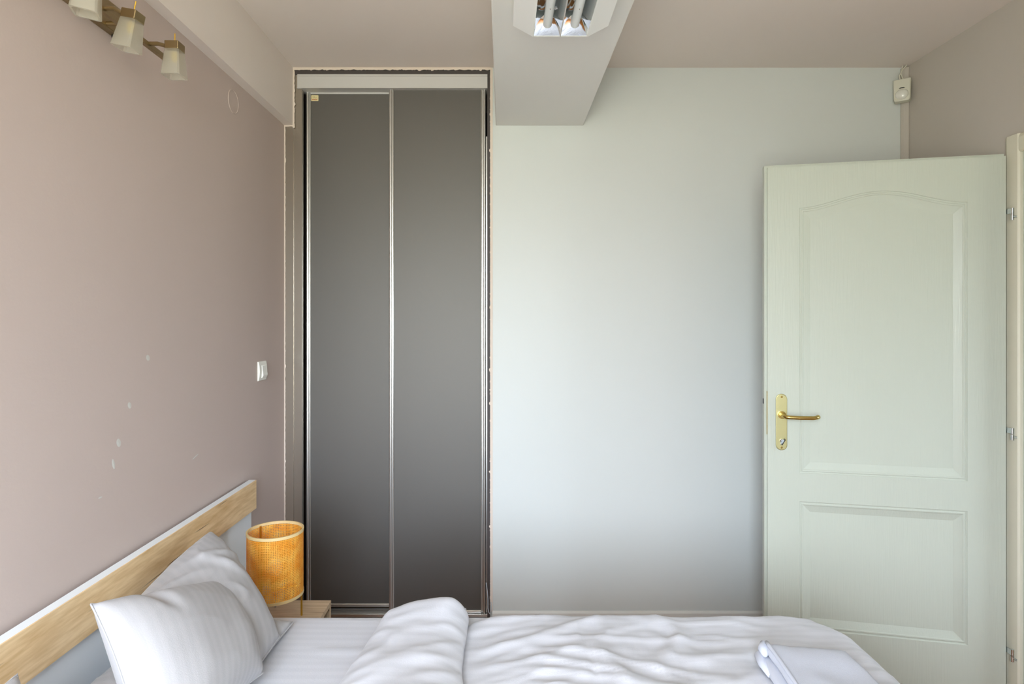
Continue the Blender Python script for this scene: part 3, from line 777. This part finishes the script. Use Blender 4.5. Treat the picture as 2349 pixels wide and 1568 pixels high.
# pillows
def pillow(name, label, A, Bc, C, Dc, thick, seed, front=0.6, concave=0.05, group=None, wr=1.0, power=0.42, creases=()):
    A, Bc, C, Dc = (Vector(v) for v in (A, Bc, C, Dc))
    nrm = ((Bc - A) + (C - Dc)).cross((Dc - A) + (C - Bc)).normalized()
    if nrm.x < 0 and abs(nrm.x) > 0.2 or nrm.z < 0: nrm = -nrm
    N = 64; cen = (A + Bc + C + Dc) / 4
    bm = bmesh.new(); uvl = bm.loops.layers.uv.new('UVMap')
    def pt(u, v, s):
        p = A * (1 - u) * (1 - v) + Bc * u * (1 - v) + C * u * v + Dc * (1 - u) * v
        ku, kv = 2 * u - 1, 2 * v - 1
        e1 = (Bc - A) * (-ku) * concave * (1 - kv * kv) * ku * ku
        e2 = (Dc - A) * (-kv) * concave * (1 - ku * ku) * kv * kv
        p = p + e1 + e2
        prof_ = (max(0, 1 - ku ** 4) * max(0, 1 - kv ** 4)) ** power
        prof_ *= 0.55 + 0.45 * (1 - 0.5 * ku * ku - 0.5 * kv * kv)
        q = max(0.0, min(1, (1 - max(abs(ku), abs(kv))) / 0.06))
        w = 0.008 * nz(u * 2.2 + seed, v * 2.2, seed) + 0.0015 * nz(u * 7 + seed, v * 5, seed + 3)
        rim = smooth(0.25, 1.0, max(abs(ku), abs(kv)))
        w += 0.004 * rim * nz(u * 9 + seed, v * 9, seed + 8) * wr
        w += 0.004 * max(0, 1 - abs(nz(u * 2.5 + v * 3 + seed, v * 4 - u * 2, seed + 12)) - 0.8) / 0.2 * wr
        for (cu, cv, cang, clen, cw_, amp) in creases:
            du, dv_ = u - cu, v - cv; ca, sa = math.cos(cang), math.sin(cang)
            l_, t_ = du * ca + dv_ * sa, -du * sa + dv_ * ca
            w += amp * math.exp(-(t_ / cw_) ** 2 - (l_ / clen) ** 2)
        return p + nrm * (s * thick * prof_ * (front if s > 0 else 1 - front) + (w * q if s > 0 else 0))
    F_ = [[bm.verts.new(pt(i / N, j / N, 1)) for j in range(N + 1)] for i in range(N + 1)]
    K_ = [[F_[i][j] if i in (0, N) or j in (0, N) else bm.verts.new(pt(i / N, j / N, -1)) for j in range(N + 1)] for i in range(N + 1)]
    LU, LV = (Bc - A).length, (Dc - A).length
    for G, rev in ((F_, False), (K_, True)):
        for i in range(N):
            for j in range(N):
                q = [(i, j), (i + 1, j), (i + 1, j + 1), (i, j + 1)]
                if rev: q = q[::-1]
                f = bm.faces.new([G[a][b] for a, b in q])
                for lp, (a, b) in zip(f.loops, q): lp[uvl].uv = (a / N * LU, b / N * LV)
    rim_pts = [F_[i][0].co.copy() for i in range(N)] + [F_[N][j].co.copy() for j in range(N)] + [F_[i][N].co.copy() for i in range(N, 0, -1)] + [F_[0][j].co.copy() for j in range(N, 0, -1)]
    o = tag(obj(name, bm, M_PILLOW, smooth=180), label, 'pillow', group)
    bm = bmesh.new(); tube(bm, rim_pts + [rim_pts[0]], 0.0022, 6)
    obj('piping', bm, M_PILLOW, o, smooth=180)
    return o
PG = 'pillows at the head of the bed'
pillow('pillow', 'flat white pillow lying under the leaning pillows, only its corner showing', (-0.955, 1.33, 0.535), (-0.955, 1.76, 0.535), (-0.60, 1.745, 0.516), (-0.60, 1.26, 0.516), 0.07, 2.0, front=0.75, group=PG, concave=0.03)
pillow('pillow', 'white pillow propped upright against the headboard, tucked behind the front one', (-0.925, 1.44, 0.655), (-0.905, 1.885, 0.725), (-0.60, 1.64, 0.53), (-0.64, 1.12, 0.53), 0.15, 5.0, group=PG, front=0.55, concave=-0.02,
       creases=((0.75, 0.25, 0.5, 0.2, 0.03, 0.012), (0.8, 0.4, 0.9, 0.18, 0.03, 0.012)))
pillow('pillow', 'big white striped pillow leaning in front, nearest full pillow', (-0.86, 1.273, 0.787), (-0.815, 1.76, 0.622), (-0.575, 1.46, 0.535), (-0.61, 1.05, 0.55), 0.15, 9.0, group=PG, front=0.62, wr=0.25,
       creases=((0.25, 0.12, 1.3, 0.14, 0.035, -0.02),))
pillow('pillow', 'white pillow at the near side, only its tip showing at the picture corner', (-0.90, 0.50, 0.74), (-0.90, 1.131, 0.723), (-0.64, 0.93, 0.535), (-0.62, 0.42, 0.535), 0.15, 14.0, group=PG)

# folded towel at the foot of the bed
tw = thing('towel', 'folded white terry towel lying on the duvet at the foot of the bed', 'towel', (0.75, 1.33, 0.53))
def slab(c4, z0, th, seed, tilt=0.0):
    """soft slab over a plan quad (near-left, near-right, far-right, far-left)"""
    q = [Vector((p[0], p[1], 0)) for p in c4]; N = 40
    rows = []
    for i in range(N + 1):
        row = []
        u = i / N
        for k in range(2 * N):
            if k < N: v, s = k / (N - 1), 1
            else: v, s = 1 - (k - N) / (N - 1), -1
            p = q[0] * (1 - u) * (1 - v) + q[1] * u * (1 - v) + q[2] * u * v + q[3] * (1 - u) * v
            e = (max(0, 1 - abs(2 * u - 1) ** 14) * max(0, 1 - abs(2 * v - 1) ** 14)) ** 0.5
            z = z0 + th / 2 + s * th / 2 * e + (0.0035 * nz(u * 4 + seed, v * 5, seed) * e if s > 0 else 0) + tilt * (0.5 - u)
            row.append((p.x + 0.004 * nz(v * 5, seed), p.y + 0.006 * nz(u * 5, seed + 4), z))
        rows.append(row)
    bm = bmesh.new(); V = [[bm.verts.new(p) for p in r] for r in rows]; n = 2 * N
    for a, b in zip(V, V[1:]):
        for k in range(n): bm.faces.new((a[k], a[(k + 1) % n], b[(k + 1) % n], b[k]))
    bmesh.ops.remove_doubles(bm, verts=bm.verts, dist=1e-5)
    return bm
obj('lower_fold', slab([(0.600, 1.10), (0.842, 1.10), (0.845, 1.505), (0.634, 1.525)], 0.528, 0.024, 3.0), M_TOWEL, tw, smooth=180)
obj('upper_fold', slab([(0.622, 1.10), (0.838, 1.10), (0.842, 1.500), (0.652, 1.532)], 0.551, 0.026, 6.0), M_TOWEL, tw, smooth=180)
bm = bmesh.new(); tube(bm, [(0.634 + 0.022 * s, 1.10 + 0.42 * s, 0.5775 + 0.001 * math.sin(9 * s)) for s in [k / 20 for k in range(21)]], 0.0045, 8)
obj('hem', bm, M_TOWEL, tw, smooth=180)
bm = bmesh.new(); tube(bm, [(0.640, 1.49, 0.562), (0.645, 1.515, 0.563), (0.655, 1.530, 0.565), (0.668, 1.532, 0.566)], 0.011, 12, radii=[0.006, 0.012, 0.012, 0.006])
obj('rolled_corner', bm, M_TOWEL, tw, smooth=180)
bm = bmesh.new(); tube(bm, [(0.628, 1.44, 0.540), (0.634, 1.49, 0.541), (0.640, 1.520, 0.542), (0.652, 1.532, 0.542), (0.67, 1.528, 0.541)], 0.012, 12, radii=[0.004, 0.011, 0.0135, 0.0125, 0.006])
obj('rolled_corner', bm, M_TOWEL, tw, smooth=180)

# ------------------------------------------------------------------ nightstand and lamp
NT = 0.38
ns = thing('nightstand', 'pale oak open-front bedside cabinet between bed and wardrobe', 'nightstand', (-0.80, 2.0, 0))
nx0, nx1, ny0, ny1 = -0.968, -0.614, 1.845, 2.18
obj('top_board', B(nx0, nx1, ny0, ny1, NT - 0.018, NT), M_STAND, ns, bevel=0.0008)
obj('side_panel', B(nx0, nx1 - 0.001, ny1 - 0.018, ny1, 0, NT - 0.018), M_STAND, ns)
obj('side_panel', B(nx0, nx1 - 0.001, ny0, ny0 + 0.018, 0, NT - 0.018), M_STAND, ns)
obj('back_panel', B(nx0, nx0 + 0.012, ny0 + 0.018, ny1 - 0.018, 0.05, NT - 0.018), M_STAND, ns)
obj('shelf', B(nx0 + 0.012, nx1 - 0.006, ny0 + 0.018, ny1 - 0.018, 0.19, 0.208), M_STAND, ns)
obj('bottom_board', B(nx0 + 0.012, nx1 - 0.006, ny0 + 0.018, ny1 - 0.018, 0.05, 0.068), M_STAND, ns)

lx, ly, R = -0.763, 2.045, 0.0895
LZ0, LZ1 = 0.462, 0.679
lamp = thing('table_lamp', 'rattan cane drum table lamp on slim brass legs, standing on the nightstand', 'table lamp', (lx, ly, NT))
va = math.atan2(ly, lx)                       # direction from the room's viewpoint side, used to place the legs
def lp(ang, r, z):                            # ang measured from the far side of the shade, clockwise from above
    a = va - ang
    return Vector((lx + r * math.cos(a), ly + r * math.sin(a), z))
nV, nH = 104, 38
bm = bmesh.new()
h0, h1 = LZ0 + 0.006, LZ1 - 0.006
for i in range(nH):                           # horizontal canes
    z = h0 + (h1 - h0) * (i + 0.5) / nH; w = 0.00165
    lo_r, hi_r = [], []
    for k in range(2 * nV):
        a = 2 * math.pi * k / (2 * nV); r = R + 0.0002 * math.cos(math.pi * k + math.pi * i)
        lo_r.append(bm.verts.new((lx + r * math.cos(a), ly + r * math.sin(a), z - w)))
        hi_r.append(bm.verts.new((lx + r * math.cos(a), ly + r * math.sin(a), z + w)))
    for k in range(2 * nV): bm.faces.new((lo_r[k], lo_r[(k + 1) % (2 * nV)], hi_r[(k + 1) % (2 * nV)], hi_r[k]))
for k in range(nV):                           # upright canes
    a = 2 * math.pi * (k + 0.5) / nV; da = 0.00155 / R
    L_, R__ = [], []
    for i in range(2 * nH + 1):
        z = h0 + (h1 - h0) * i / (2 * nH); r = R + 0.0006
        L_.append(bm.verts.new((lx + r * math.cos(a - da), ly + r * math.sin(a - da), z)))
        R__.append(bm.verts.new((lx + r * math.cos(a + da), ly + r * math.sin(a + da), z)))
    for i in range(2 * nH): bm.faces.new((L_[i], R__[i], R__[i + 1], L_[i + 1]))
wv = obj('cane_weave', bm, M_RATTAN, lamp, kind='stuff')
bm = bmesh.new()                              # plaited joint strip on the right of the shade
a0 = math.radians(112)
for i in range(46):
    z = h0 + (h1 - h0) * i / 46
    ps = [lp(a0 + s * 0.055, R + 0.0018, z + 0.006 * (1 - abs(s))) for s in (-1, 0, 1)]
    for p, q in zip(ps, ps[1:]):
        f = [bm.verts.new(p), bm.verts.new(q), bm.verts.new(q + Vector((0, 0, 0.0036))), bm.verts.new(p + Vector((0, 0, 0.0036)))]
        bm.faces.new(f)
obj('plaited_joint', bm, M_RATTAN, lamp, kind='stuff')
for z0_, z1_ in ((LZ1 - 0.009, LZ1), (LZ0, LZ0 + 0.009)):
    bm = bmesh.new(); n = 72
    R4 = [[bm.verts.new((lx + r * math.cos(2 * math.pi * k / n), ly + r * math.sin(2 * math.pi * k / n), z)) for k in range(n)] for r, z in ((R - 0.003, z0_), (R + 0.002, z0_), (R + 0.002, z1_), (R - 0.003, z1_))]
    for q in range(4):
        for k in range(n): bm.faces.new((R4[q][k], R4[q][(k + 1) % n], R4[(q + 1) % 4][(k + 1) % n], R4[(q + 1) % 4][k]))
    obj('shade_rim', bm, M_RIM, lamp, smooth=40)
for ang in (95, -35, -150):
    bm = bmesh.new(); tube(bm, [lp(math.radians(ang), R - 0.006, NT + 0.0005), lp(math.radians(ang), R - 0.006, LZ1 - 0.005)], 0.0032, 12)
    obj('leg', bm, M_LBRASS, lamp, smooth=40)
bm = bmesh.new()
for ang in (95, -35, -150): tube(bm, [lp(math.radians(ang), R - 0.006, LZ0 + 0.02), (lx, ly, LZ0 + 0.02)], 0.002, 8)
tube(bm, [(lx, ly, LZ0 + 0.016), (lx, ly, LZ0 + 0.06)], 0.016, 16)
obj('lamp_holder', bm, M_LBRASS, lamp, smooth=40)
bm = bmesh.new(); rows = []
for i in range(11):
    th = math.pi * i / 10; rr_ = 0.024 * math.sin(th) if i > 0 else 0.0005
    rows.append([(lx + max(rr_, 0.0005) * math.cos(a), ly + max(rr_, 0.0005) * math.sin(a), LZ0 + 0.088 - 0.03 * math.cos(th)) for a in [2 * math.pi * k / 16 for k in range(17)]])
grid_mesh(bm, rows); bmesh.ops.remove_doubles(bm, verts=bm.verts, dist=1e-6)
obj('bulb', bm, M_TUBE, lamp, smooth=60)
bm = bmesh.new(); tube(bm, [(lx, ly, LZ0 + 0.02), lp(0, 0.04, NT + 0.03), lp(0, R - 0.008, NT + 0.004), lp(0, R + 0.04, NT + 0.003)], 0.0025, 8)
obj('cord', bm, M_CABLE, lamp, smooth=60)
